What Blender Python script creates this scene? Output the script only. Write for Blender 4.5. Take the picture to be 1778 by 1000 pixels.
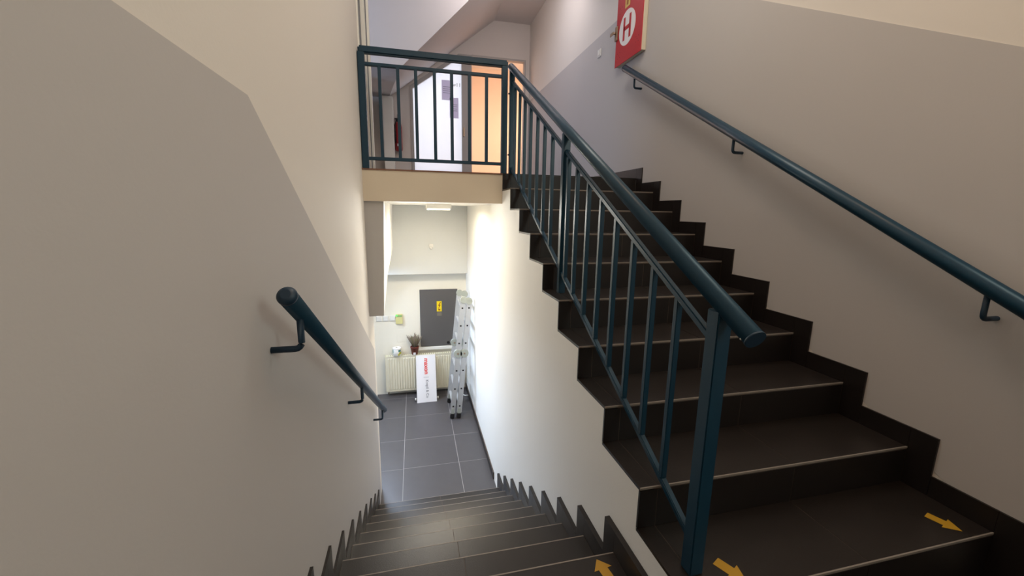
import bpy, bmesh, math, random
from mathutils import Matrix, Vector
random.seed(7)
for o in list(bpy.data.objects): bpy.data.objects.remove(o)
S = bpy.context.scene
COL = S.collection

# ------------------------------------------------------------------ camera
CX, CY, CZ = -0.7643, -0.8508, 1.1326
Mr = [[0.97246, -0.23253, 0.01569], [0.02792, 0.18309, 0.98270], [0.23138, 0.95520, -0.18454]]
cd = bpy.data.cameras.new('camera'); cam = bpy.data.objects.new('camera', cd); COL.objects.link(cam)
cam.matrix_world = Matrix(((Mr[0][0], Mr[1][0], -Mr[2][0], CX), (Mr[0][1], Mr[1][1], -Mr[2][1], CY),
                           (Mr[0][2], Mr[1][2], -Mr[2][2], CZ), (0, 0, 0, 1)))
cd.sensor_width = 36; cd.lens = 705.68 / 1778 * 36; cd.clip_start = 0.02
S.camera = cam

# ------------------------------------------------------------------ light
S.view_settings.view_transform = 'Standard'; S.view_settings.look = 'None'
S.view_settings.gamma = 1; S.view_settings.use_curve_mapping = False
S.view_settings.exposure = 0.0
w = bpy.data.worlds.new('world'); S.world = w; w.use_nodes = True
w.node_tree.nodes['Background'].inputs[0].default_value = (0.75, 0.85, 1, 1)
w.node_tree.nodes['Background'].inputs[1].default_value = 0.3

def area(name, loc, target, size, power, color, size_y=None, spread=180):
    l = bpy.data.lights.new(name, 'AREA'); l.energy = power; l.color = color
    l.shape = 'RECTANGLE'; l.size = size; l.size_y = size_y or size; l.spread = math.radians(spread)
    o = bpy.data.objects.new(name, l); COL.objects.link(o); o.location = loc
    o.rotation_euler = (Vector(target) - Vector(loc)).to_track_quat('-Z', 'Y').to_euler()
    return o
WARM = (1.0, 0.80, 0.64); COOL = (0.72, 0.84, 1.0)
area('landing_window_light', (1.15, -1.35, 2.15), (-1.1, 0.5, 1.0), 0.55, 14, (0.80, 0.96, 0.92), 0.7)
area('landing_ceiling_light', (0.1, -0.5, 4.1), (0.0, 0.6, 0.0), 0.8, 18, (1.0, 0.62, 0.36))
area('stair_head_lamp', (0.2, 1.4, 4.15), (0.3, 1.2, 0.0), 1.2, 35, (0.98, 0.95, 0.86))
area('upper_ceiling_light', (0.45, 4.15, 4.2), (0.2, 6.3, 2.5), 0.7, 26, (0.92, 0.84, 0.86))
area('corridor_daylight', (-3.4, 3.4, 2.3), (0.9, 4.0, 3.0), 1.0, 32, (0.48, 0.66, 1.0), 1.2)
area('entrance_daylight', (-1.75, 4.75, 0.5), (0.0, 1.6, -0.6), 0.8, 100, (0.62, 0.76, 1.0), 0.9)
area('hall_front_fill', (-0.75, 3.0, 1.15), (0.0, 1.3, -0.6), 0.35, 9, (1.0, 0.98, 0.92), 0.35)  # unseen fill light, added to brighten the middle wall
area('orange_room_light', (2.2, 7.6, 3.2), (1.2, 9.0, 2.4), 0.6, 28, (1.0, 0.74, 0.50))
area('glazing_daylight', (-0.3, 8.6, 2.9), (-0.3, 6.6, 2.7), 1.6, 66, (0.86, 0.92, 1.0), 2.2)

# ------------------------------------------------------------------ materials
def lin(c): return tuple(((v / 255) / 12.92 if v / 255 <= 0.04045 else ((v / 255 + 0.055) / 1.055) ** 2.4) for v in c)
def mat(name, rgb, rough=0.6, metal=0.0, var=0.04, scale=6.0, bump=0.0, bscale=120.0, emit=None, estr=0, spec=0.5, coat=0):
    m = bpy.data.materials.new(name); m.use_nodes = True; nt = m.node_tree; b = nt.nodes['Principled BSDF']
    c = lin(rgb)
    tc = nt.nodes.new('ShaderNodeTexCoord'); nz = nt.nodes.new('ShaderNodeTexNoise'); nz.inputs['Scale'].default_value = scale
    nz.inputs['Detail'].default_value = 4
    nt.links.new(tc.outputs['Object'], nz.inputs['Vector'])
    mx = nt.nodes.new('ShaderNodeMix'); mx.data_type = 'RGBA'
    mx.inputs[6].default_value = (*[v * (1 - var) for v in c], 1); mx.inputs[7].default_value = (*[min(1, v * (1 + var)) for v in c], 1)
    nt.links.new(nz.outputs['Fac'], mx.inputs[0]); nt.links.new(mx.outputs[2], b.inputs['Base Color'])
    b.inputs['Roughness'].default_value = rough; b.inputs['Metallic'].default_value = metal
    b.inputs['Specular IOR Level'].default_value = spec
    if coat: b.inputs['Coat Weight'].default_value = coat
    if bump:
        n2 = nt.nodes.new('ShaderNodeTexNoise'); n2.inputs['Scale'].default_value = bscale; n2.inputs['Detail'].default_value = 3
        nt.links.new(tc.outputs['Object'], n2.inputs['Vector'])
        bp = nt.nodes.new('ShaderNodeBump'); bp.inputs['Strength'].default_value = bump; bp.inputs['Distance'].default_value = 0.002
        nt.links.new(n2.outputs['Fac'], bp.inputs['Height']); nt.links.new(bp.outputs['Normal'], b.inputs['Normal'])
    if emit:
        b.inputs['Emission Color'].default_value = (*lin(emit), 1); b.inputs['Emission Strength'].default_value = estr
    return m
WHITE = mat('white_paint', (224, 217, 208), 0.75, var=0.015, scale=1.5, bump=0.15)
SHAFT = mat('shaft_white_paint', (244, 242, 236), 0.75, var=0.02, scale=2.0, bump=0.2)
GREY = mat('grey_washable_paint', (190, 185, 182), 0.8, var=0.015, scale=1.5, bump=0.1)
HOODM = mat('cool_white_paint', (214, 216, 214), 0.7, var=0.015)
BEAMM = mat('beige_beam_paint', (214, 200, 178), 0.7, var=0.03, scale=4)
FARM = mat('taupe_paint', (220, 212, 206), 0.7, var=0.02)
SOFF = mat('pale_plaster', (222, 215, 212), 0.8, var=0.02)
FRAMEG = mat('taupe_grey_frame', (176, 170, 166), 0.5, var=0.02)
ORANGE = mat('peach_wall_paint', (246, 222, 204), 0.8, var=0.02)
PIERG = mat('dark_grey_paint', (180, 176, 172), 0.6, var=0.02)
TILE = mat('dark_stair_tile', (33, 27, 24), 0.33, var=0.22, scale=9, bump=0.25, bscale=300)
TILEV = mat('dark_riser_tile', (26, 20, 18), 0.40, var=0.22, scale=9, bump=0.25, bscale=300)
FTILE = mat('grey_floor_tile', (77, 74, 76), 0.35, var=0.12, scale=7, bump=0.2, bscale=250)
GROUT = mat('grout', (156, 152, 150), 0.9)
FWALL = mat('cream_wall_paint', (246, 240, 224), 0.75, var=.01)
GROUTD = mat('stair_grout', (88, 76, 68), 0.9)
NOSE = mat('tile_edge', (132, 122, 113), 0.45, var=0.15, scale=40)
BLUE = mat('petrol_blue_enamel', (19, 55, 74), 0.36, var=0.06, scale=20, spec=0.4)
BLUED = mat('petrol_blue_cap', (14, 44, 64), 0.5, var=0.05)
CHIP = mat('chipped_bare_metal', (196, 200, 190), 0.5)
RED = mat('red_enamel', (186, 34, 44), 0.45, var=0.03)
REDD = mat('extinguisher_red', (150, 24, 32), 0.35)
WHT = mat('white_print', (236, 232, 230), 0.6, var=0.0)
BLK = mat('black_print', (18, 16, 16), 0.6, var=0.0)
CREAM = mat('cream_metal', (214, 202, 180), 0.5)
YEL = mat('yellow_sticker', (176, 132, 26), 0.5, var=0.06, scale=30)
YELB = mat('warning_yellow', (250, 222, 20), 0.5, var=0.02)
BROWNP = mat('brown_print', (150, 84, 20), 0.6)
GOLD = mat('pale_yellow_label', (214, 184, 96), 0.5)
STEEL = mat('worn_steel', (170, 150, 130), 0.35, metal=0.8)
ALU = mat('brushed_aluminium', (206, 208, 210), 0.4, metal=0.55, var=0.05, scale=30)
HINGE = mat('grey_green_hinge_plastic', (170, 176, 168), 0.5)
RUB = mat('black_rubber', (26, 25, 26), 0.7)
RAD = mat('ivory_radiator_enamel', (236, 230, 206), 0.4, var=0.01)
RADG = mat('radiator_grille', (150, 146, 110), 0.6)
PAN = mat('dark_grey_cupboard_door', (98, 95, 93), 0.45, var=0.04, scale=3)
PLAS = mat('white_plastic', (236, 234, 228), 0.4, var=0.0)
PLASY = mat('pale_yellow_plastic', (222, 214, 150), 0.45)
LED = mat('green_led', (60, 230, 90), 0.4, emit=(60, 240, 90), estr=2)
LAMP = mat('lit_diffuser', (255, 250, 235), 0.5, emit=(255, 238, 205), estr=8)
BOARD = mat('white_sign_board', (232, 230, 232), 0.5, var=0.0)
REDT = mat('red_lettering', (222, 60, 50), 0.5, var=0.0)
GRYT = mat('grey_lettering', (120, 122, 128), 0.5, var=0.0)
POT = mat('brown_plant_pot', (112, 46, 30), 0.55)
SOIL = mat('soil', (50, 36, 28), 0.9)
TWIG = mat('dry_heather', (138, 124, 108), 0.9, var=0.25, scale=40)
TWIGG = mat('green_heather', (120, 122, 70), 0.9, var=0.2, scale=40)
TEAL = mat('teal_print', (70, 140, 130), 0.5); GRNY = mat('lime_print', (190, 190, 50), 0.5)

def glass_mat():
    m = bpy.data.materials.new('frosted_glass'); m.use_nodes = True; nt = m.node_tree; nt.nodes.clear()
    o = nt.nodes.new('ShaderNodeOutputMaterial'); t = nt.nodes.new('ShaderNodeBsdfTranslucent'); g = nt.nodes.new('ShaderNodeBsdfPrincipled')
    t.inputs[0].default_value = (0.92, 0.95, 1, 1)
    g.inputs['Base Color'].default_value = (0.8, 0.82, 0.84, 1); g.inputs['Roughness'].default_value = 0.35
    mx = nt.nodes.new('ShaderNodeMixShader'); mx.inputs[0].default_value = 0.25
    nt.links.new(t.outputs[0], mx.inputs[1]); nt.links.new(g.outputs[0], mx.inputs[2]); nt.links.new(mx.outputs[0], o.inputs[0])
    return m
FROST = glass_mat()
PAPER = glass_mat(); PAPER.name = 'lilac_paper'
PAPER.node_tree.nodes['Translucent BSDF'].inputs[0].default_value = (.72, .66, .76, 1)

# ------------------------------------------------------------------ helpers
def tag(o, label=None, cat=None, group=None, kind=None):
    if label: o['label'] = label
    if cat: o['category'] = cat
    if group: o['group'] = group
    if kind: o['kind'] = kind
    return o
def empty(name, loc, label, cat, group=None, rz=0):
    o = bpy.data.objects.new(name, None); COL.objects.link(o); o.location = loc; o.rotation_euler = (0, 0, rz)
    o.empty_display_size = 0.05
    return tag(o, label, cat, group)
def link(name, me, m, parent=None, loc=None):
    o = bpy.data.objects.new(name, me); COL.objects.link(o)
    if m is not None and not me.materials: me.materials.append(m)
    if parent is not None:
        o.parent = parent; off = world_loc(parent)
        # meshes are written in world coordinates: shift into the parent's frame
        o.location = Vector(loc or (0, 0, 0)) - off
    elif loc: o.location = loc
    return o
def world_loc(o):
    v = Vector((0, 0, 0))
    while o is not None: v = v + Vector(o.location); o = o.parent
    return v
FACES = [(0, 3, 2, 1), (4, 5, 6, 7), (0, 1, 5, 4), (1, 2, 6, 5), (2, 3, 7, 6), (3, 0, 4, 7)]
_cache = {}
def box_me(dx, dy, dz, m, bev=0):
    k = (round(dx, 4), round(dy, 4), round(dz, 4), m.name, bev)
    if k in _cache: return _cache[k]
    vs = [(0, 0, 0), (dx, 0, 0), (dx, dy, 0), (0, dy, 0), (0, 0, dz), (dx, 0, dz), (dx, dy, dz), (0, dy, dz)]
    me = bpy.data.meshes.new('box_mesh'); me.from_pydata(vs, [], FACES); me.materials.append(m)
    if bev:
        bm = bmesh.new(); bm.from_mesh(me)
        bmesh.ops.bevel(bm, geom=bm.edges[:], offset=bev, segments=2 if bev > 0.003 else 1, affect='EDGES')
        bm.to_mesh(me); bm.free()
    _cache[k] = me; return me
def box(name, x0, x1, y0, y1, z0, z1, m, parent=None, bev=0):
    return link(name, box_me(x1 - x0, y1 - y0, z1 - z0, m, bev), m, parent, (x0, y0, z0))
def mesh(name, vs, fs, m, parent=None, smooth=False):
    me = bpy.data.meshes.new(name + '_mesh'); me.from_pydata([tuple(v) for v in vs], [], fs); me.materials.append(m)
    bm = bmesh.new(); bm.from_mesh(me); bmesh.ops.recalc_face_normals(bm, faces=bm.faces); bm.to_mesh(me); bm.free()
    if smooth: me.shade_smooth()
    return link(name, me, m, parent)
def prism(name, poly, axis, a, b, m, parent=None):
    """poly in the plane across `axis` ('x': (y,z); 'y': (x,z); 'z': (x,y)), from a to b"""
    def P(u, v, t): return {'x': (t, u, v), 'y': (u, t, v), 'z': (u, v, t)}[axis]
    n = len(poly); vs = [P(u, v, a) for u, v in poly] + [P(u, v, b) for u, v in poly]
    fs = [tuple(range(n)), tuple(range(2 * n - 1, n - 1, -1))] + [(i, (i + 1) % n, n + (i + 1) % n, n + i) for i in range(n)]
    return mesh(name, vs, fs, m, parent)
def tube_bm(bm, p, r, n=16, cap=True):
    p = [Vector(q) for q in p]; rings = []
    for i, q in enumerate(p):
        if i == 0: d = (p[1] - p[0]).normalized()
        elif i == len(p) - 1: d = (p[-1] - p[-2]).normalized()
        else: d = ((p[i] - p[i - 1]).normalized() + (p[i + 1] - p[i]).normalized()).normalized()
        up = Vector((0, 0, 1)) if abs(d.z) < 0.95 else Vector((1, 0, 0))
        s = d.cross(up).normalized(); u = s.cross(d)
        rr = r[i] if isinstance(r, (list, tuple)) else r
        rings.append([bm.verts.new(q + rr * (math.cos(2 * math.pi * k / n) * s + math.sin(2 * math.pi * k / n) * u)) for k in range(n)])
    for a, b in zip(rings, rings[1:]):
        for k in range(n): 
            f = bm.faces.new((a[k], a[(k + 1) % n], b[(k + 1) % n], b[k])); f.smooth = True
    if cap: bm.faces.new(rings[0][::-1]); bm.faces.new(rings[-1])
def finish(name, bm, m, parent=None):
    me = bpy.data.meshes.new(name + '_mesh'); bmesh.ops.recalc_face_normals(bm, faces=bm.faces); bm.to_mesh(me); bm.free()
    me.materials.append(m); return link(name, me, m, parent)
def tube(name, p, r, m, parent=None, n=16):
    bm = bmesh.new(); tube_bm(bm, p, r, n); return finish(name, bm, m, parent)
def bar_bm(bm, p0, p1, wx, wt):
    """rectangular bar from p0 to p1; wx = width along x, wt = the other cross size"""
    p0, p1 = Vector(p0), Vector(p1); d = (p1 - p0).normalized(); s = Vector((1, 0, 0)) if abs(d.x) < 0.9 else Vector((0, 1, 0))
    u = d.cross(s).normalized(); s = u.cross(d).normalized()
    vs = []
    for q in (p0, p1):
        for a, b in ((-1, -1), (1, -1), (1, 1), (-1, 1)): vs.append(bm.verts.new(q + s * a * wx / 2 + u * b * wt / 2))
    for f in FACES: bm.faces.new([vs[i] for i in f])
def bar(name, p0, p1, wx, wt, m, parent=None, bev=0.003):
    bm = bmesh.new(); bar_bm(bm, p0, p1, wx, wt)
    if bev: bmesh.ops.bevel(bm, geom=bm.edges[:], offset=bev, segments=2, affect='EDGES')
    return finish(name, bm, m, parent)
def lathe(name, prof, c, m, parent=None, n=24):
    bm = bmesh.new(); rings = []
    for r, z in prof:
        rings.append([bm.verts.new((c[0] + r * math.cos(2 * math.pi * k / n), c[1] + r * math.sin(2 * math.pi * k / n), c[2] + z)) for k in range(n)])
    for a, b in zip(rings, rings[1:]):
        for k in range(n):
            f = bm.faces.new((a[k], a[(k + 1) % n], b[(k + 1) % n], b[k])); f.smooth = True
    bm.faces.new(rings[0][::-1]); bm.faces.new(rings[-1])
    return finish(name, bm, m, parent)
def text(name, body, size, m, M4, parent=None, ext=0.0008, bold=0.0):
    cu = bpy.data.curves.new('text', 'FONT'); cu.body = body; cu.size = size; cu.extrude = ext; cu.offset = bold
    cu.align_x = 'CENTER'; cu.align_y = 'CENTER'
    to = bpy.data.objects.new('text', cu); COL.objects.link(to); bpy.context.view_layer.update()
    me = bpy.data.meshes.new_from_object(to.evaluated_get(bpy.context.evaluated_depsgraph_get()))
    bpy.data.objects.remove(to); me.transform(M4); me.materials.clear(); me.materials.append(m)
    return link(name, me, m, parent)
def frame(o, xa, ya):
    """4x4 with origin o, local x -> xa, local y -> ya"""
    xa = Vector(xa).normalized(); ya = Vector(ya).normalized(); za = xa.cross(ya)
    return Matrix(((xa.x, ya.x, za.x, o[0]), (xa.y, ya.y, za.y, o[1]), (xa.z, ya.z, za.z, o[2]), (0, 0, 0, 1)))

# ------------------------------------------------------------------ key dimensions
R = 0.165; G = 0.301; GD = 0.2758
XL = -1.155; XR = 1.29; ZLAND = -0.2026; ZF = ZLAND - 9 * R; ZU = 1.458
YD = 0.418; YE = 2.72      # first nosing of the flight down; edge of the upper floor
NU = 9                     # nosings 0..9 going up
YFAR = 5.35; ZCEIL = 4.3
def st(o): return tag(o, kind='structure')

# ------------------------------------------------------------------ structure
# left wall: grey washable paint below a line that runs level, then follows the stairs down
DAD = [(-1.6, 1.405), (0.345, 1.405), (2.98, -0.155)]
wl = [(-1.6, ZLAND - .1), (-1.6, 1.405), (0.345, 1.405), (2.98, -0.155), (2.93, ZF), (0.3, ZF), (0.3, ZLAND - .1)]
walll = st(prism('wall_left', [(-1.6, ZF - .1), (-1.6, ZCEIL), (2.88, ZCEIL), (2.88, 1.2), (3.08, 1.2), (3.08, ZF - .1)], 'x', XL - 0.2, XL, WHITE))
g = prism('painted_dado', wl, 'x', XL, XL + 0.002, GREY, walll); g['label'] = 'grey washable paint on the lower part of the wall'
# right wall
wallr = st(box('wall_right', XR, XR + 0.2, -1.6, 6.6, -0.3, ZCEIL, WHITE))
zq = lambda y: 2.40 + (y - 1.441) * 0.563
yt = (3.04 - 2.40) / 0.563 + 1.441
g = prism('painted_dado', [(-1.6, -0.25), (-1.6, zq(-1.6)), (yt, 3.04), (6.6, 3.06), (6.6, ZU), (2.7, ZU), (0, 0), (0, -.25)], 'x', XR - 0.002, XR, GREY, wallr)
g['label'] = 'grey washable paint on the lower part of the wall'
# wall between the flights: stepped top, carries the white side face
pr = [(-0.0, ZF - .1), (-0.0, -0.012)]
for j in range(0, 9):
    pr += [((j + 1) * G + 0.010, j * R - 0.012), ((j + 1) * G + 0.010, (j + 1) * R - 0.012)] if j < 8 else []
pr += [(9 * G + 0.01, 8 * R - 0.012), (9 * G + 0.01, 1.2), (YFAR + .1, 1.2), (YFAR + .1, ZF - .1)]
wallm = st(prism('wall_middle', pr, 'x', 0.0, 0.06, SHAFT))
pr2 = [(0.0015, ZF - .1), (0.0015, -0.0015)]
for j in range(0, 8): pr2 += [((j + 1) * G + 0.0015, j * R - 0.0015), ((j + 1) * G + 0.0015, (j + 1) * R - 0.0015)]
pr2 += [(9 * G + 0.0015, 8 * R - 0.0015), (9 * G + 0.0015, ZF - .1)]
st(box('wall_back', XL - .2, XR + .2, -1.8, -1.6, -0.4, ZCEIL, WHITE))
st(box('ceiling', XL - .2, 2.8, -1.8, 9.6, ZCEIL, ZCEIL + .2, SOFF))
st(box('ceiling_corridor', -4.0, XL - .2, 2.68, 9.6, ZCEIL, ZCEIL + .2, SOFF)).name = 'ceiling'
# landing slab and upper slab
land = st(prism('floor_landing', [(-1.6, ZLAND - .0015), (YD - 0.002, ZLAND - .0015), (YD - 0.002, ZLAND - .2), (-1.6, ZLAND - .2)], 'x', XL, -0.0, GROUTD))
land2 = st(box('floor_landing', 0.0, XR, -1.6, 0.0, ZLAND - .2, ZLAND - .0015, GROUTD))
# upper slab with its front beam
upper = st(box('floor_upper', XL, XR, YE + 0.02, 6.75, 1.2, ZU - 0.012, SHAFT))
st(box('floor_upper', -4.0, XL, 2.9, 6.75, 1.2, ZU - 0.012, SHAFT)); 
beam = st(box('trim_beam', XL, 0.0, YE - 0.0, YE + 0.02, 1.2, ZU - 0.012, BEAMM))
for ix in range(6):
    for iy in range(7):
        x0 = -2.3 + ix * .6; y0 = YE + .02 + iy * .6; x1 = min(x0 + .597, XR); y1 = min(y0 + .597, 6.6)
        if y1 > y0 and x1 > x0: box('floor_tile', x0, x1, y0, y1, ZU - .012, ZU, FTILE, upper)
box('edge_strip', XL, 0.0, YE - 0.004, YE + 0.02, ZU - 0.012, ZU, mat('red_brown_edge', (120, 84, 66), .7), upper)
# lower floor with 60 cm tiles
lower = st(box('floor', XL - 1.9, 0.06, 2.62, YFAR + .1, ZF - .1, ZF - .001, GROUT))
tx = [-3.0, -2.775, -2.165, -1.555, -0.945, -0.335, 0.0]; ty = [2.63, 3.365, 3.955, 4.55, 5.15, 5.35]
for i in range(1, len(tx) - 1):
    for j in range(len(ty) - 1):
        box('floor_tile', tx[i] + .003, tx[i + 1] - .003, ty[j] + .0025, ty[j + 1] - .0025, ZF - .012, ZF, FTILE, lower)
# far wall of the lower vestibule and its downstand
wallf = st(box('wall_far', -3.0, 0.0, YFAR, YFAR + .2, ZF - .1, 1.2, FWALL))
st(box('wall_vestibule', -3.2, -3.0, 3.15, YFAR + .2, ZF - .1, 1.2, SHAFT)).name = 'wall_left_vestibule'
st(box('trim_bulkhead', -1.6, -0.001, 5.15, YFAR, 0.217, 1.2, HOODM))
# grey pier hanging from the slab, narrowing towards the back
vs = [(XL, 2.74, .225), (-1.035, 2.74, .225), (-0.998, 2.74, 1.2), (XL, 2.74, 1.2),
      (XL - .02, 5.15, .30), (-1.135, 5.15, .30), (-1.135, 5.15, .43), (-1.06, 5.15, .60), (-1.045, 5.15, 1.2), (XL - .02, 5.15, 1.2),
      (-1.028, 2.74, .43), (-1.02, 2.74, .60)]
pier = st(mesh('trim_pier', vs, [(0, 1, 10, 11, 2, 3), (4, 9, 8, 7, 6, 5), (0, 4, 5, 1), (1, 5, 6, 10), (10, 6, 7, 11), (11, 7, 8, 2), (2, 8, 9, 3), (3, 9, 4, 0)], SHAFT))
g = mesh('grey_face', [(XL, 2.738, .225), (-1.035, 2.738, .225), (-0.998, 2.738, 1.2), (XL, 2.738, 1.2), (XL, 2.7399, .225), (-1.035, 2.7399, .225), (-0.998, 2.7399, 1.2), (XL, 2.7399, 1.2)],
         [(0, 1, 2, 3), (4, 7, 6, 5), (0, 4, 5, 1), (1, 5, 6, 2), (2, 6, 7, 3), (3, 7, 4, 0)], PIERG, pier); g['label'] = 'dark grey painted front'
# baseboard on the mid wall in the vestibule
bb = st(box('baseboard_middle', -0.011, 0.0, 2.98, YFAR, ZF, ZF + 0.08, GROUTD))
y = 2.98
while y < YFAR - .02:
    box('skirting_tile', -0.0125, -0.011, y, min(y + .597, YFAR), ZF, ZF + .08, TILE, bb); y += .6

# upper storey: far wall with glazed door, opening to the peach room, stair soffit
wu = st(prism('wall_far_upper', [(-4.0, ZU), (-0.76, ZU), (-0.76, 3.16), (0.05, 3.72), (1.215, 3.72), (1.215, ZU), (XR, ZU), (XR, ZCEIL), (-4, ZCEIL)], 'y', 6.6, 6.75, FARM))
st(box('wall_left_corridor', -4.2, -4.0, 2.68, 6.75, ZU, ZCEIL, WHITE))
st(box('wall_corridor_near', -4.0, XL - .2, 2.68, 2.88, ZU, ZCEIL, WHITE)).name = 'wall_corridor'
st(box('wall_shade_stub', -1.55, -1.42, 5.0, 6.6, ZU, 2.84, WHITE))  # stub added to keep the corridor daylight off the far wall
# soffit of the stair above
LA = [(-1.10, 2.95), (0.66, ZCEIL)]; LB = [(-0.86, 2.78), (0.66, ZCEIL)]; NA, NB = 12, 5
sv, sf = [], []
for i in range(NA + 1):
    for k in range(NB + 1):
        t, u = i / NA, k / NB
        xb, zb_ = LB[0][0] + t * (LB[1][0] - LB[0][0]), LB[0][1] + t * (LB[1][1] - LB[0][1])
        xa_, za_ = LA[0][0] + t * (LA[1][0] - LA[0][0]), LA[0][1] + t * (LA[1][1] - LA[0][1])
        sv.append((xb + u * (xa_ - xb), 4.5 + 2.1 * u, zb_ + u * (za_ - zb_)))
for i in range(NA):
    for k in range(NB):
        q = i * (NB + 1) + k; sf.append((q, q + 1, q + NB + 2, q + NB + 1))
soff = st(mesh('ceiling_sloped', sv, sf, SOFF, None, True))
mesh('soffit_side', [(-4, 4.5, 2.78), (-0.86, 4.5, 2.78), (0.66, 4.5, ZCEIL), (-4, 4.5, ZCEIL), (-4, 6.6, 2.93), (-1.10, 6.6, 2.95)],
     [(0, 1, 2, 3), (0, 4, 5, 1)], SOFF, soff)
# glazed door
gd = st(prism('door_1', [(-0.76, ZU), (-0.76, 3.16), (0.05, 3.72), (0.27, 3.72), (0.27, ZU), (0.10, ZU), (0.10, 3.66), (0.05, 3.655), (-0.715, 3.12), (-0.715, 1.80), (0.10, 1.80), (0.10, ZU)], 'y', 6.58, 6.66, FRAMEG))
g = prism('pane', [(-0.72, 1.79), (-0.72, 3.12), (0.05, 3.66), (0.105, 3.66), (0.105, 1.79)], 'y', 6.615, 6.625, FROST, gd)
g['label'] = 'frosted glass pane lit from behind'
text('lettering', 'w11', 0.085, GRYT, frame((0.015, 6.61, 3.235), (1, 0, 0), (0, 0, 1)), gd)
box('handle', 0.12, 0.14, 6.54, 6.58, 2.4, 2.55, STEEL, gd, 0.004)
for (a, b, c, d, lb) in ((-0.235, -0.075, 2.985, 3.30, 'lilac paper sheet taped high on the frosted glass door'), (-0.105, 0.045, 2.70, 3.03, 'lilac paper sheet with printed lines, taped lower right on the glass door')):
    e = empty('paper_notice', (a, 6.612, c), lb, 'notice'); box('sheet', a, b, 6.611, 6.6145, c, d, PAPER, e)
    for q in range(4): box('printed_line', a + .02, b - .02, 6.6095, 6.611, c + (.35 + .1 * q) * (d - c), c + (.37 + .1 * q) * (d - c), GRYT, e)
# opening frame and peach room
st(box('trim_1', 1.19, 1.215, 6.56, 6.66, ZU, 3.72, FRAMEG)); st(box('trim_2', 0.27, 1.19, 6.56, 6.66, 3.69, 3.72, FRAMEG))
st(box('wall_peach_room', 0.27, 2.6, 9.0, 9.1, ZU - .1, ZCEIL, ORANGE)).name = 'wall_back_room'
st(box('wall_peach_room_left', 0.17, 0.27, 6.75, 9.1, ZU - .1, ZCEIL, ORANGE)).name = 'wall_left_room'
st(box('wall_peach_room_right', 2.6, 2.7, 6.75, 9.1, ZU - .1, ZCEIL, ORANGE)).name = 'wall_right_room'
st(box('floor_room', -2, 2.7, 6.75, 9.1, ZU - .12, ZU, ORANGE))
st(box('wall_behind_glazing', -2.1, -2.0, 6.75, 9.1, ZU - .1, ZCEIL, WHITE)).name = 'wall_left_porch'
# white window profile at the end of the left wall
wn = st(box('window_1', XL - .03, XL + .012, 2.88, 2.96, ZU, ZCEIL, PLAS))
box('frame_groove', XL + .012, XL + .022, 2.90, 2.955, ZU, ZCEIL, GRYT, wn)
box('window_frame', XL + .0, XL + .05, 2.96, 3.03, ZU, ZCEIL, PLAS, wn)
box('frame_groove', XL + .0, XL + .058, 3.03, 3.038, ZU, ZCEIL, GRYT, wn)
box('window_frame', XL + .0, XL + .075, 3.038, 3.10, ZU, ZCEIL, PLAS, wn)

# ------------------------------------------------------------------ stair flights
def tilebox(name, x0, x1, y0, y1, z0, z1, m, parent): return box(name, x0, x1, y0, y1, z0, z1, m, parent)
up = empty('stair_flight', (0.65, 0, ZLAND), 'flight of dark brown tiled stairs rising on the right to the upper floor', 'stairs')
prism('stair_core', pr2, 'x', 0.06, XR - .001, GROUTD, up)
XS = [0.0, 0.072, 0.686, 1.279]; j2 = 0.0015
for j in range(0, 9):
    z = j * R; y0 = j * G; y1 = (j + 1) * G + (0.0 if j < 8 else 0.005)
    for a, b in zip(XS, XS[1:]):
        box('tread_tile', a + (j2 if a else 0), b - j2, y0 + 0.004, y1 - 0.0015 + .008, z - .012, z, TILE, up)
    box('tread_edge', 0.0, 1.279, y0 - 0.001, y0 + 0.004, z - .007, z + 0.0004, NOSE, up)
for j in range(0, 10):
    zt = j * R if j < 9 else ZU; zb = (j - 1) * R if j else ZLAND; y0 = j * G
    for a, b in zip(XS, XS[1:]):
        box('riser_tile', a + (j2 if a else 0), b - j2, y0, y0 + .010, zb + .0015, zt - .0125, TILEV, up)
box('tread_edge', 0.0, 1.279, 9 * G - .001, 9 * G + .012, ZU - .012, ZU, TILEV, up)
for j in range(0, 10):
    zt = j * R if j < 9 else ZU; zb = (j - 1) * R if j else ZLAND; y0 = j * G
    ye = (j + 1) * G - .097 if j < 9 else 6.5
    if j < 9: box('skirting_tile', 1.279, XR - .002, y0 + .001, ye, zt, zt + .088, TILEV, up)
    box('skirting_tile', 1.279, XR - .002, y0 - .095, y0 - .0005, zb, zt + .088, TILEV, up)
b = st(box('baseboard_right', XR - .004, XR, 9 * G, 6.6, ZU, ZU + .088, GROUTD))
y = 9 * G + .001
while y < 6.58:
    box('skirting_tile', 1.279, XR - .004, y, min(y + .597, 6.6), ZU, ZU + .088, TILEV, b); y += .6
# landing tiles
for a, b_ in ((-1.152, -0.6), (-0.6, -0.0227)):
    for yy in (-1.6, -1.0, -0.4, 0.1):
        y1 = {-1.6: -1.0, -1.0: -.4, -.4: .1, .1: YD}[yy]
        if yy == .1: continue
        box('floor_tile', a + j2, b_ - j2, yy + j2, y1 - j2, ZLAND - .012, ZLAND, TILE, land)
    box('floor_tile', a + j2, b_ - j2, .1 + j2, YD - .005, ZLAND - .012, ZLAND, TILE, land)
box('floor_tile', -.0227, 0, -1.6, YD - .02, ZLAND - .012, ZLAND, TILE, land)
for a, b_ in zip([0.0, 0.686], [0.686, 1.289]):
    for yy, y1 in ((-1.6, -1.0), (-1.0, -.5), (-.5, 0.0)):
        box('floor_tile', a + j2, b_ - j2, yy + j2, y1 - j2, ZLAND - .012, ZLAND, TILE, land2)

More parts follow.
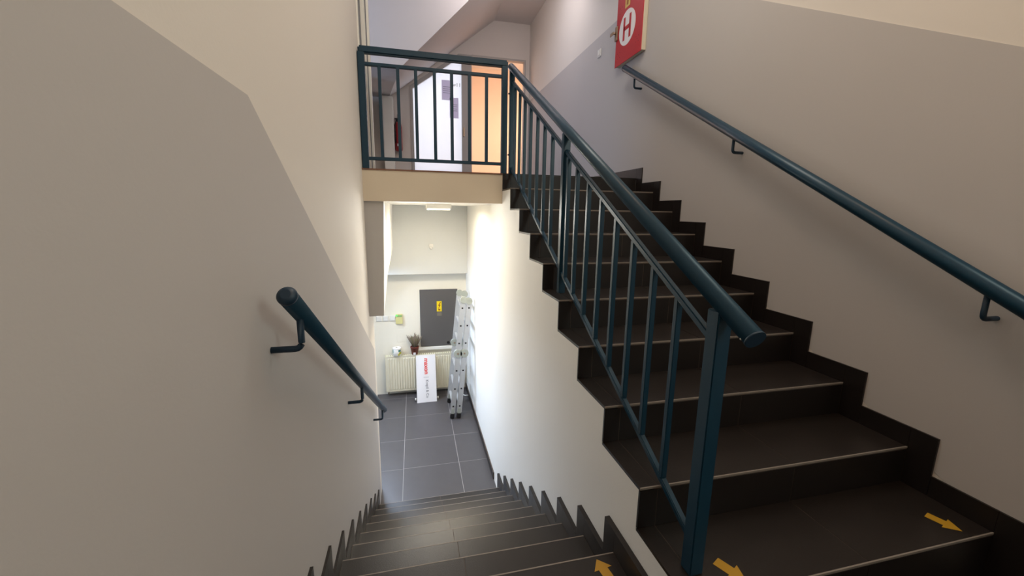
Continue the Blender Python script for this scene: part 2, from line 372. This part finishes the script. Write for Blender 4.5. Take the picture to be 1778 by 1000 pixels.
dn = empty('stair_flight', (-0.57, YD, ZF), 'flight of dark brown tiled stairs descending on the left to the lower hall', 'stairs')
XD = [-1.142, -0.59, -0.0227]
pd = [(YD - .0015, ZF - .05), (YD - .0015, ZLAND - .0015)]
for k in range(0, 9):
    y0 = YD + k * GD
    z = ZLAND - (k + 1) * R
    if k < 8: pd += [(y0 - .0015, z - .0015), (y0 + GD - .0015, z - .0015)]
pd += [(YD + 8 * GD - .0015, ZF - .05)]
prism('stair_core', pd[:2] + pd[2:], 'x', XL + .001, -.001, GROUTD, dn)
for k in range(0, 9):
    y0 = YD + k * GD; zt = ZLAND - k * R; zb = zt - R
    for a, b in zip(XD, XD[1:]):
        if k > 0: box('tread_tile', a + j2, b - j2, y0 - GD + .001, y0 - .004, zt - .012, zt, TILE, dn)
        box('riser_tile', a + j2, b - j2, y0 - .010, y0, zb + .0015, zt - .0125, TILEV, dn)
    box('tread_edge', XD[0], XD[-1], y0 - .004, y0 + .001, zt - .007, zt + .0004, NOSE, dn)
    for xa, xb in ((XL + .002, XD[0]), (XD[-1], -.001)):
        box('skirting_tile', xa, xb, y0 - GD + .087 if k else -1.6, y0 - .001, zt, zt + .093, TILE, dn if k else land)
        if k < 8: box('skirting_tile', xa, xb, y0, y0 + .086, zb, zt + .093, TILE, dn)
        else: box('skirting_tile', xa, xb, y0, y0 + .086, ZF, zt + .093, TILE, dn)

# ------------------------------------------------------------------ railings
RX = 0.082
hz = lambda y: 0.831 + 0.5405 * y
sz = lambda y: 0.705 + 0.5500 * y
bz = lambda y: 0.035 + 0.5370 * y
sr = empty('stair_railing', (RX, 0.1, 0), 'dark petrol blue metal railing with balusters running up beside the right stairs', 'railing')
bm = bmesh.new(); tube_bm(bm, [(RX, -0.02, hz(-0.02)), (RX, 2.80, hz(2.80))], 0.0275, 24); finish('handrail', bm, BLUE, sr)
h = tube('end_cap', [(RX, -0.024, hz(-.024)), (RX, -0.019, hz(-.019))], 0.0283, BLUED, sr, 24)
for px, py in ((RX - .022, .0), (RX - .015, 0.45)):
    bm = bmesh.new(); bmesh.ops.create_icosphere(bm, subdivisions=1, radius=.004, matrix=Matrix.Translation((px, py, hz(py) + (.014 if py else -.016)))); finish('paint_chip', bm, CHIP, sr)
def post(y, zb, zt, par=sr, w_=0.04): return bar('post', (RX, y, zb), (RX, y, zt), w_, w_, BLUE, par)
post(0.108, 0.0, hz(.108) - .022, w_=.048); post(1.405, 4 * R, hz(1.405) - .02); post(2.755, ZU, hz(2.755) - .01)
bar('sub_rail', (RX, 0.13, sz(.13)), (RX, 1.39, sz(1.39)), .022, .022, BLUE, sr); bar('sub_rail', (RX, 1.42, sz(1.42)), (RX, 2.74, sz(2.74)), .022, .022, BLUE, sr)
bar('bottom_rail', (RX, 0.13, bz(.13)), (RX, 1.39, bz(1.39)), .022, .022, BLUE, sr); bar('bottom_rail', (RX, 1.42, bz(1.42)), (RX, 2.74, bz(2.74)), .022, .022, BLUE, sr)
for y in [.298, .450, .602, .755, .908, 1.062, 1.215, 1.345, 1.635, 1.80, 1.965, 2.14, 2.31, 2.47, 2.63]:
    bar('baluster', (RX, y, bz(y) + .008), (RX, y, sz(y) - .008), .021, .021, BLUE, sr, .002)
for z in (1.62, 2.12):
    bar('joining_tab', (RX - .03, 2.765, z), (RX - .01, 2.765, z), .008, .012, BLUE, sr, 0)
YR = 2.765; lr = empty('landing_railing', (-.56, YR, ZU), 'dark petrol blue metal guard railing along the edge of the upper floor', 'railing')
bar('top_rail', (XL + .008, YR, 2.347), (.045, YR, 2.347), .050, .056, BLUE, lr, .012)
bar('sub_rail', (-1.11, YR, 2.248), (0.0, YR, 2.248), .026, .026, BLUE, lr)
bar('bottom_rail', (-1.11, YR, 1.540), (0.0, YR, 1.540), .026, .026, BLUE, lr)
bar('post', (-1.125, YR, ZU - .0), (-1.125, YR, 2.33), .052, .052, BLUE, lr)
bar('post', (0.018, YR, ZU - .0), (0.018, YR, 2.33), .048, .048, BLUE, lr)
for x in (-.993, -.853, -.714, -.566, -.427, -.281, -.136): bar('baluster', (x, YR, 1.548), (x, YR, 2.240), .025, .025, BLUE, lr, .002)

def wall_rail(name, x, side, ya, yb, f, brk, label, r=.024):
    t = empty(name, (x, (ya + yb) / 2, f((ya + yb) / 2)), label, 'handrail')
    tube('rail_tube', [(x, ya, f(ya)), (x, yb, f(yb))], r, BLUE, t, 24)
    for y in (ya, yb):
        s = -1 if y == min(ya, yb) else 1
        bm = bmesh.new(); sl = (f(y + .01) - f(y)) / .01; d = Vector((0, 1, sl)).normalized() * s
        prof = [(0, 1.03), (.006, 1.03), (.014, .86), (.019, .5)]
        tube_bm(bm, [Vector((x, y, f(y))) + d * a for a, _ in prof], [r * q for _, q in prof], 24); finish('end_cap', bm, BLUED, t)
    wallx = XL if side < 0 else XR
    for y in brk:
        z = f(y) - r * .9; p = [(x, y, z), (x, y, z - .07)]
        for q in range(1, 5):
            a = q / 4 * math.pi / 2; p.append((x + side * .018 * (1 - math.cos(a)), y, z - .07 - .018 * math.sin(a)))
        p.append((wallx - side * .001, y, z - .088)); tube('bracket', p, .009, BLUED, t, 10)
    return t
wall_rail('wall_handrail', -1.075, -1, 0.245, 2.80, lambda y: .915 - (y - .245) * .625, (0.335, 1.45, 2.62), 'dark blue tubular handrail sloping down the grey left wall')
wall_rail('wall_handrail', 1.212, 1, -1.0, 2.93, lambda y: .820 + .5595 * y + .012 * min(1, max(0, y)), (.13, 1.44, 2.74), 'dark blue tubular handrail sloping up the right wall below the red cabinet', .030)

# ------------------------------------------------------------------ right wall fittings
hc = empty('hydrant_cabinet', (1.265, 2.97, 2.56), 'red fire hydrant cabinet with a white H disc on the right wall', 'cabinet')
box('body', 1.245, XR - .003, 2.715, 3.205, 2.565, 3.19, CREAM, hc, .003)
d = box('door', 1.238, 1.245, 2.715, 3.205, 2.558, 3.19, RED, hc, .002)
yc, zc = 2.99, 2.852
cir = [(yc + .152 * math.cos(a * math.pi / 24), zc + .152 * math.sin(a * math.pi / 24)) for a in range(48)]
g = prism('disc', cir, 'x', 1.2365, 1.238, WHT, hc)
for yy in (yc - .055, yc + .055): box('letter_stroke', 1.235, 1.2365, yy - .017, yy + .017, zc - .10, zc + .10, RED, hc)
box('letter_stroke', 1.235, 1.2365, yc - .055, yc + .055, zc - .018, zc + .018, RED, hc)
box('yellow_label', 1.236, 1.238, 2.96, 3.05, 3.03, 3.115, GOLD, hc); box('label_mark', 1.235, 1.236, 2.99, 3.02, 3.05, 3.09, BROWNP, hc)
for cy_, cz_ in ((2.79, 2.68), (3.13, 2.65), (3.13, 3.05), (2.79, 3.12)):
    for a in range(3):
        for b in range(3):
            if (a + b) % 2 == 0: box('vent_hole', 1.2375, 1.2382, cy_ + a * .022 - .025, cy_ + a * .022 - .019, cz_ + b * .022 - .025, cz_ + b * .022 - .019, BLK, hc)
lt = box('latch', 1.222, 1.238, 3.165, 3.21, 2.80, 2.93, STEEL, hc, .003); tube('latch_knob', [(1.225, 3.19, 2.868), (1.195, 3.19, 2.868)], .011, STEEL, hc, 12)
box('latch_handle', 1.188, 1.197, 3.175, 3.245, 2.85, 2.88, STEEL, hc, .003)
sw = empty('light_switch', (XR, 3.68, 2.83), 'small white light switch on the right wall left of the red cabinet', 'switch')
box('plate', XR - .012, XR - .002, 3.64, 3.72, 2.825, 2.905, PLAS, sw, .003); box('rocker', XR - .018, XR - .012, 3.655, 3.705, 2.84, 2.89, PLAS, sw, .002)

# ------------------------------------------------------------------ yellow floor arrows
def arrow(tip, ang, z, L, label):
    c, s = math.cos(ang), math.sin(ang); w1, w2, hl = .019, .038, .046
    pts = [(0, 0), (-hl, w2), (-hl, w1), (-L, w1), (-L, -w1), (-hl, -w1), (-hl, -w2)]
    P = [(tip[0] + c * a - s * b, tip[1] + s * a + c * b) for a, b in pts]
    o = prism('floor_arrow', P, 'z', z, z + .0008, YEL); tag(o, label, 'arrow', 'yellow direction stickers')
arrow((1.172, 0.030), math.radians(-72), 0.0004, .098, 'yellow arrow sticker on the lowest right stair near the right wall')
arrow((0.225, 0.030), math.radians(-64), 0.0004, .098, 'yellow arrow sticker on the lowest right stair beside the railing post')
arrow((-0.103, 0.400), math.radians(98), ZLAND + .0004, .11, 'yellow arrow sticker pointing down the left stairs')

# ------------------------------------------------------------------ upper corridor things
pl = empty('white_cupboard', (-1.12, 6.4, ZU), 'tall narrow white cupboard in the upper corridor left of the extinguisher', 'cupboard')
box('body', -1.19, -1.03, 6.30, 6.595, ZU, 2.90, PLAS, pl, .004); box('door', -1.185, -1.035, 6.28, 6.30, ZU + .05, 2.88, PLAS, pl, .003)
lb = empty('low_white_box', (-1.1, 6.1, ZU), 'low white box on the upper corridor floor behind the railing', 'box')
box('body', -1.32, -.95, 6.0, 6.25, ZU, 1.72, PLAS, lb, .004); box('lid', -1.33, -.94, 5.99, 6.26, 1.72, 1.745, PLAS, lb, .004)
ex = empty('fire_extinguisher', (-.985, 6.5, 2.1), 'red fire extinguisher hanging on the upper far wall behind the railing', 'extinguisher')
lathe('cylinder', [(.045, 0), (.056, .01), (.060, .03), (.060, .38), (.050, .43), (.025, .46)], (-.965, 6.52, 2.10), REDD, ex)
tube('valve', [(-.965, 6.52, 2.55), (-.965, 6.52, 2.60)], .022, BLK, ex); box('handle', -1.02, -.93, 6.51, 6.53, 2.60, 2.62, BLK, ex); box('lever', -.975, -.955, 6.51, 6.53, 2.62, 2.68, BLK, ex)
tube('hose', [(-.99, 6.50, 2.59), (-1.015, 6.455, 2.5), (-1.012, 6.45, 2.35), (-1.01, 6.455, 2.22)], .010, BLK, ex, 8); box('label_plate', -.985, -.945, 6.444, 6.449, 2.17, 2.21, WHT, ex)
box('wall_hook', -.99, -.94, 6.585, 6.6, 2.40, 2.5, STEEL, ex)

# ------------------------------------------------------------------ lower vestibule things
lf = empty('ceiling_lamp', (-.5, 3.75, 1.2), 'white ceiling lamp with lit underside in the lower hall', 'lamp')
box('housing', -.625, -.365, 3.60, 3.95, 1.150, 1.2, PLAS, lf, .004); box('diffuser', -.61, -.38, 3.60, 3.94, 1.138, 1.150, LAMP, lf, .003)
area('ceiling_lamp_light', (-.5, 3.78, 1.13), (-.5, 3.78, -1), .22, 20, (1.0, .87, .67), .32)
se = empty('motion_sensor', (-.53, 5.15, .62), 'small white motion sensor on the pale bulkhead', 'sensor')
box('base', -.555, -.495, 5.125, 5.149, .60, .655, PLAS, se, .006); lathe('lens', [(.012, 0), (.024, .012), (.022, .03), (.01, .034)], (-.525, 5.125, .585), PLAS, se, 16)
# electrical cupboard
ec = empty('electrical_cupboard', (-.42, YFAR, -.95), 'dark grey electrical cupboard door with a yellow warning sticker', 'cupboard')
box('door', -.705, -.135, YFAR - .022, YFAR - .001, -.945, -.05, PAN, ec, .003)
z0 = -.35; box('warning_sticker', -.452, -.378, YFAR - .024, YFAR - .022, -.395, -.235, YELB, ec)
mesh('lightning_bolt', [(a, YFAR - .025, b) for a, b in ((-.402, -.247), (-.432, -.302), (-.417, -.307), (-.432, -.362), (-.393, -.293), (-.410, -.288), (-.388, -.250))], [tuple(range(7))], BROWNP, ec)
box('sticker_print', -.43, -.40, YFAR - .0255, YFAR - .024, -.38, -.355, BROWNP, ec); box('old_sticker', -.45, -.38, YFAR - .0235, YFAR - .022, -.465, -.41, mat('faded_label', (128, 122, 108), .6), ec)
tube('lock', [(-.285, YFAR - .022, -.90), (-.285, YFAR - .034, -.90)], .022, BLK, ec, 14); tube('lock', [(-.16, YFAR - .022, -.48), (-.16, YFAR - .03, -.48)], .010, PLAS, ec, 12)
box('sill', -.74, -.12, YFAR - .04, YFAR - .001, -1.0, -.955, SHAFT, ec, .003)
# radiator
ra = empty('radiator', (-.74, 5.28, -1.6), 'ivory ribbed panel radiator under the electrical cupboard', 'radiator')
xa, xb, za, zb = -1.235, -.20, -1.61, -1.045
box('panel', xa, xb, 5.235, 5.243, za, zb, RAD, ra, .002)
box('rear_panel', xa, xb, 5.30, 5.308, za, zb, RAD, ra, .002)
n = 26
for k in range(n):
    x = xa + .03 + (xb - xa - .06) * (k + .5) / n
    bm = bmesh.new(); vs = [bm.verts.new(v) for v in ((x - .012, 5.235, za + .03), (x - .006, 5.229, za + .04), (x + .006, 5.229, za + .04), (x + .012, 5.235, za + .03), (x - .012, 5.235, zb - .03), (x - .006, 5.229, zb - .04), (x + .006, 5.229, zb - .04), (x + .012, 5.235, zb - .03))]
    for f in ((0, 1, 5, 4), (1, 2, 6, 5), (2, 3, 7, 6), (0, 3, 2, 1), (4, 5, 6, 7), (0, 4, 7, 3)): bm.faces.new([vs[i] for i in f])
    finish('rib', bm, RAD, ra)
box('side_cover', xa - .003, xa, 5.233, 5.31, za, zb, RAD, ra); box('side_cover', xb, xb + .003, 5.233, 5.31, za, zb, RAD, ra)
g = box('top_grille', xa, xb, 5.243, 5.30, zb - .012, zb, RADG, ra); 
for k in range(34): box('grille_bar', xa + .02 + k * (xb - xa - .04) / 34, xa + .034 + k * (xb - xa - .04) / 34, 5.247, 5.296, zb, zb + .002, RAD, ra)
box('top_edge', xa, xb, 5.233, 5.247, zb - .002, zb + .004, RAD, ra)
tube('valve', [(xa + .03, 5.27, za), (xa + .03, 5.27, za - .05)], .012, STEEL, ra, 10)
tube('wall_bracket', [(xa + .2, 5.30, za + .1), (xa + .2, YFAR, za + .1)], .008, STEEL, ra, 8)
tube('pipe', [(xb - .02, 5.26, za + .05), (xb + .04, 5.26, za + .05), (xb + .05, 5.26, za + .02), (xb + .09, 5.10, ZF + .012), (-.06, 5.02, ZF + .012), (-.012, 5.02, ZF + .012)], .010, PLAS, ra, 10)
# things on the radiator
ZR = zb + .004
tn = empty('tin', (-1.065, 5.27, ZR), 'small white tin with teal and yellow print standing on the radiator', 'tin')
lathe('body', [(.058, 0), (.062, .004), (.062, .105), (.058, .11)], (-1.06, 5.27, ZR), PLAS, tn); lathe('lid', [(.062, 0), (.064, .003), (.064, .012), (.05, .016)], (-1.06, 5.27, ZR + .11), WHT, tn)
lathe('lid_hole', [(.016, 0), (.016, .002)], (-1.065, 5.27, ZR + .126), RADG, tn, 14)
for (a, b, z1, z2, m_) in ((-70, -30, .07, .10, TEAL), (-60, -15, .03, .065, GRNY), (-75, -55, .012, .04, GRNY), (190, 215, .05, .10, TEAL)):
    bm = bmesh.new(); q = [math.radians(a + (b - a) * i / 5) for i in range(6)]
    lo = [bm.verts.new((-1.06 + .0628 * math.cos(t), 5.27 + .0628 * math.sin(t), ZR + z1)) for t in q]; hi = [bm.verts.new((-1.06 + .0628 * math.cos(t), 5.27 + .0628 * math.sin(t), ZR + z2)) for t in q]
    for i in range(5): bm.faces.new((lo[i], lo[i + 1], hi[i + 1], hi[i]))
    finish('print_patch', bm, m_, tn)
hp = empty('heather_plant', (-.80, 5.28, ZR), 'dry grey heather in a brown pot on the radiator', 'plant')
lathe('pot', [(.042, 0), (.045, .004), (.060, .105), (.064, .108), (.064, .125), (.056, .125), (.054, .105)], (-.80, 5.275, ZR), POT, hp)
lathe('soil', [(.054, 0), (.052, .006)], (-.80, 5.275, ZR + .105), SOIL, hp)
box('pot_label', -.822, -.785, 5.215, 5.2175, ZR + .01, ZR + .045, WHT, hp)
def sprays(n, seed, m_, name):
    rnd = random.Random(seed); bm = bmesh.new()
    for k in range(n):
        a = rnd.uniform(0, 2 * math.pi); t = rnd.uniform(.05, .62); h = rnd.uniform(.15, .215)
        b0 = Vector((-.80 + .02 * math.cos(a), 5.275 + .02 * math.sin(a), ZR + .11)); d = Vector((math.cos(a) * math.sin(t), math.sin(a) * math.sin(t) * .45, math.cos(t)))
        bend = Vector((0, 0, .02)); p = [b0, b0 + d * h * .5, b0 + d * h + bend * rnd.random()]
        tube_bm(bm, p, [.0035, .005, .0015], 5)
        for q in range(7):
            c = b0 + d * h * (.35 + .09 * q); e = Vector((rnd.uniform(-1, 1), rnd.uniform(-.6, .6), rnd.uniform(.3, 1.2))).normalized()
            tube_bm(bm, [c, c + e * .022], [.0028, .0012], 4, False)
    o = finish(name, bm, m_, hp); o['kind'] = 'stuff'
sprays(60, 3, TWIG, 'heather_twigs'); sprays(9, 8, TWIGG, 'green_twigs')
# sign board leaning on the radiator
sb = empty('sign_board', (-.64, 4.93, ZF), 'white board with red and grey lettering turned sideways, leaning on the radiator', 'sign')
A = Vector((-.785, 4.925, ZF + .004)); B = Vector((-.495, 4.935, ZF + .004)); UPV = Vector((-.0, .285, .62)).normalized()
xv = (B - A).normalized(); L = .70; nv = xv.cross(UPV).normalized()
bm = bmesh.new(); vv = [A, B, B + UPV * L, A + UPV * L]; vv = [bm.verts.new(v) for v in vv] + [bm.verts.new(v - nv * .012) for v in vv]
for f in FACES: bm.faces.new([vv[i] for i in f])
finish('board', bm, BOARD, sb)
ctr = A + xv * .145
def at(s, u): return ctr + xv * s + UPV * u + nv * .0012
text('lettering', 'maxon', .088, REDT, frame(at(.005, .53), -UPV, xv), sb, bold=.0025)['label'] = 'red word maxon running downwards'
o = mesh('divider', [at(-.04, .366), at(.04, .366), at(.04, .370), at(-.04, .370)], [(0, 1, 2, 3)], GRYT, sb)
text('lettering', 'Kvapil & Co', .054, GRYT, frame(at(.01, .195), -UPV, xv), sb, bold=.0006)['label'] = 'grey words running downwards'
tube('foot_bar', [A + Vector((-.022, .09, .02)), B + Vector((.022, .09, .02))], .009, STEEL, sb, 10)
for q in (A + Vector((-.02, .09, .02)), B + Vector((.02, .09, .02))): tube('foot_wheel', [q - Vector((.012, 0, 0)), q + Vector((.012, 0, 0))], .020, PLAS, sb, 14)
# switches and thermostat
for i, lb_ in enumerate(('leftmost of three white switches on the lower far wall', 'middle of three white switches on the lower far wall', 'rightmost of three white switches, next to the yellow keypad')):
    x = -1.305 + i * .098; e = empty('light_switch', (x, YFAR, -.5), lb_, 'switch', 'switches on the lower far wall')
    box('plate', x - .042, x + .042, YFAR - .010, YFAR - .001, -.52, -.435, PLAS, e, .003); box('rocker', x - .030, x + .030, YFAR - .016, YFAR - .010, -.508, -.447, PLAS, e, .002)
th = empty('alarm_keypad', (-1.02, YFAR, -.5), 'pale yellow alarm keypad with a green light on the lower far wall', 'keypad')
box('body', -1.065, -.965, YFAR - .028, YFAR - .001, -.565, -.415, PLASY, th, .004); box('display', -1.055, -.975, YFAR - .030, YFAR - .028, -.455, -.425, mat('keypad_display', (150, 190, 120), .3), th); box('indicator_light', -1.062, -1.04, YFAR - .031, YFAR - .0295, -.44, -.422, LED, th)
cp = tag(box('cover_plate', -1.06, -.80, YFAR - .004, YFAR - .0005, -.86, -.66, FWALL, None, .001), 'flat white cover plate flush on the lower far wall above the tin', 'cover')

# ladder: multi-joint folding ladder, two leaves folded together
la = empty('folding_ladder', (-.28, 4.6, ZF), 'silver aluminium folding ladder leaning in the corner beside the radiator', 'ladder')
def lpt(s, off, y):   # s = height along leaf 0..1
    z = ZF + .02 + s * 1.66; x = -.318 + s * .17 + off
    return Vector((x, y + s * .06, z))
for li, off in ((0, 0.0), (1, .088)):
    for yy in (4.38, 4.86):
        for (s0, s1, tag_) in ((.035, .51, 'lower'), (.575, .97, 'upper')):
            bar('side_rail', lpt(s0, off, yy), lpt(s1, off, yy), .070, .026, ALU, la, .004)
        c = lpt(.545, off - .004, yy); tube('hinge', [c - Vector((0, .022, 0)), c + Vector((0, .022, 0))], .056, HINGE, la, 20)
        tube('hinge_bolt', [c - Vector((0, .028, 0)), c + Vector((0, .028, 0))], .014, STEEL, la, 10)
        f0 = lpt(-.012, off, yy); f1 = lpt(.045, off, yy)
        bar('rubber_foot', f0 + Vector((0, 0, .005)), lpt(.03, off, yy), .056, .05, RUB, la, .006)
        bar('foot_bracket', lpt(.03, off, yy), lpt(.075, off, yy), .05, .032, HINGE, la, .004)
    for s in (.095, .245, .40, .63, .775, .92):
        a, b = lpt(s, off, 4.38), lpt(s, off, 4.86)
        bar('rung', a, b, .03, .03, ALU, la, .003)
        box('rung_plug', a.x - .011, a.x + .011, a.y - .0155, a.y - .0125, a.z - .010, a.z + .010, RUB, la)
for yy in (4.38, 4.86):
    a, b = lpt(.985, .006, yy), lpt(.975, .080, yy)
    for q in (a, b): tube('top_hinge', [q - Vector((0, .024, 0)), q + Vector((0, .024, 0))], .046, HINGE, la, 20)
    bar('hinge_link', a + Vector((0, 0, .01)), b + Vector((0, 0, .01)), .05, .04, HINGE, la, .004)
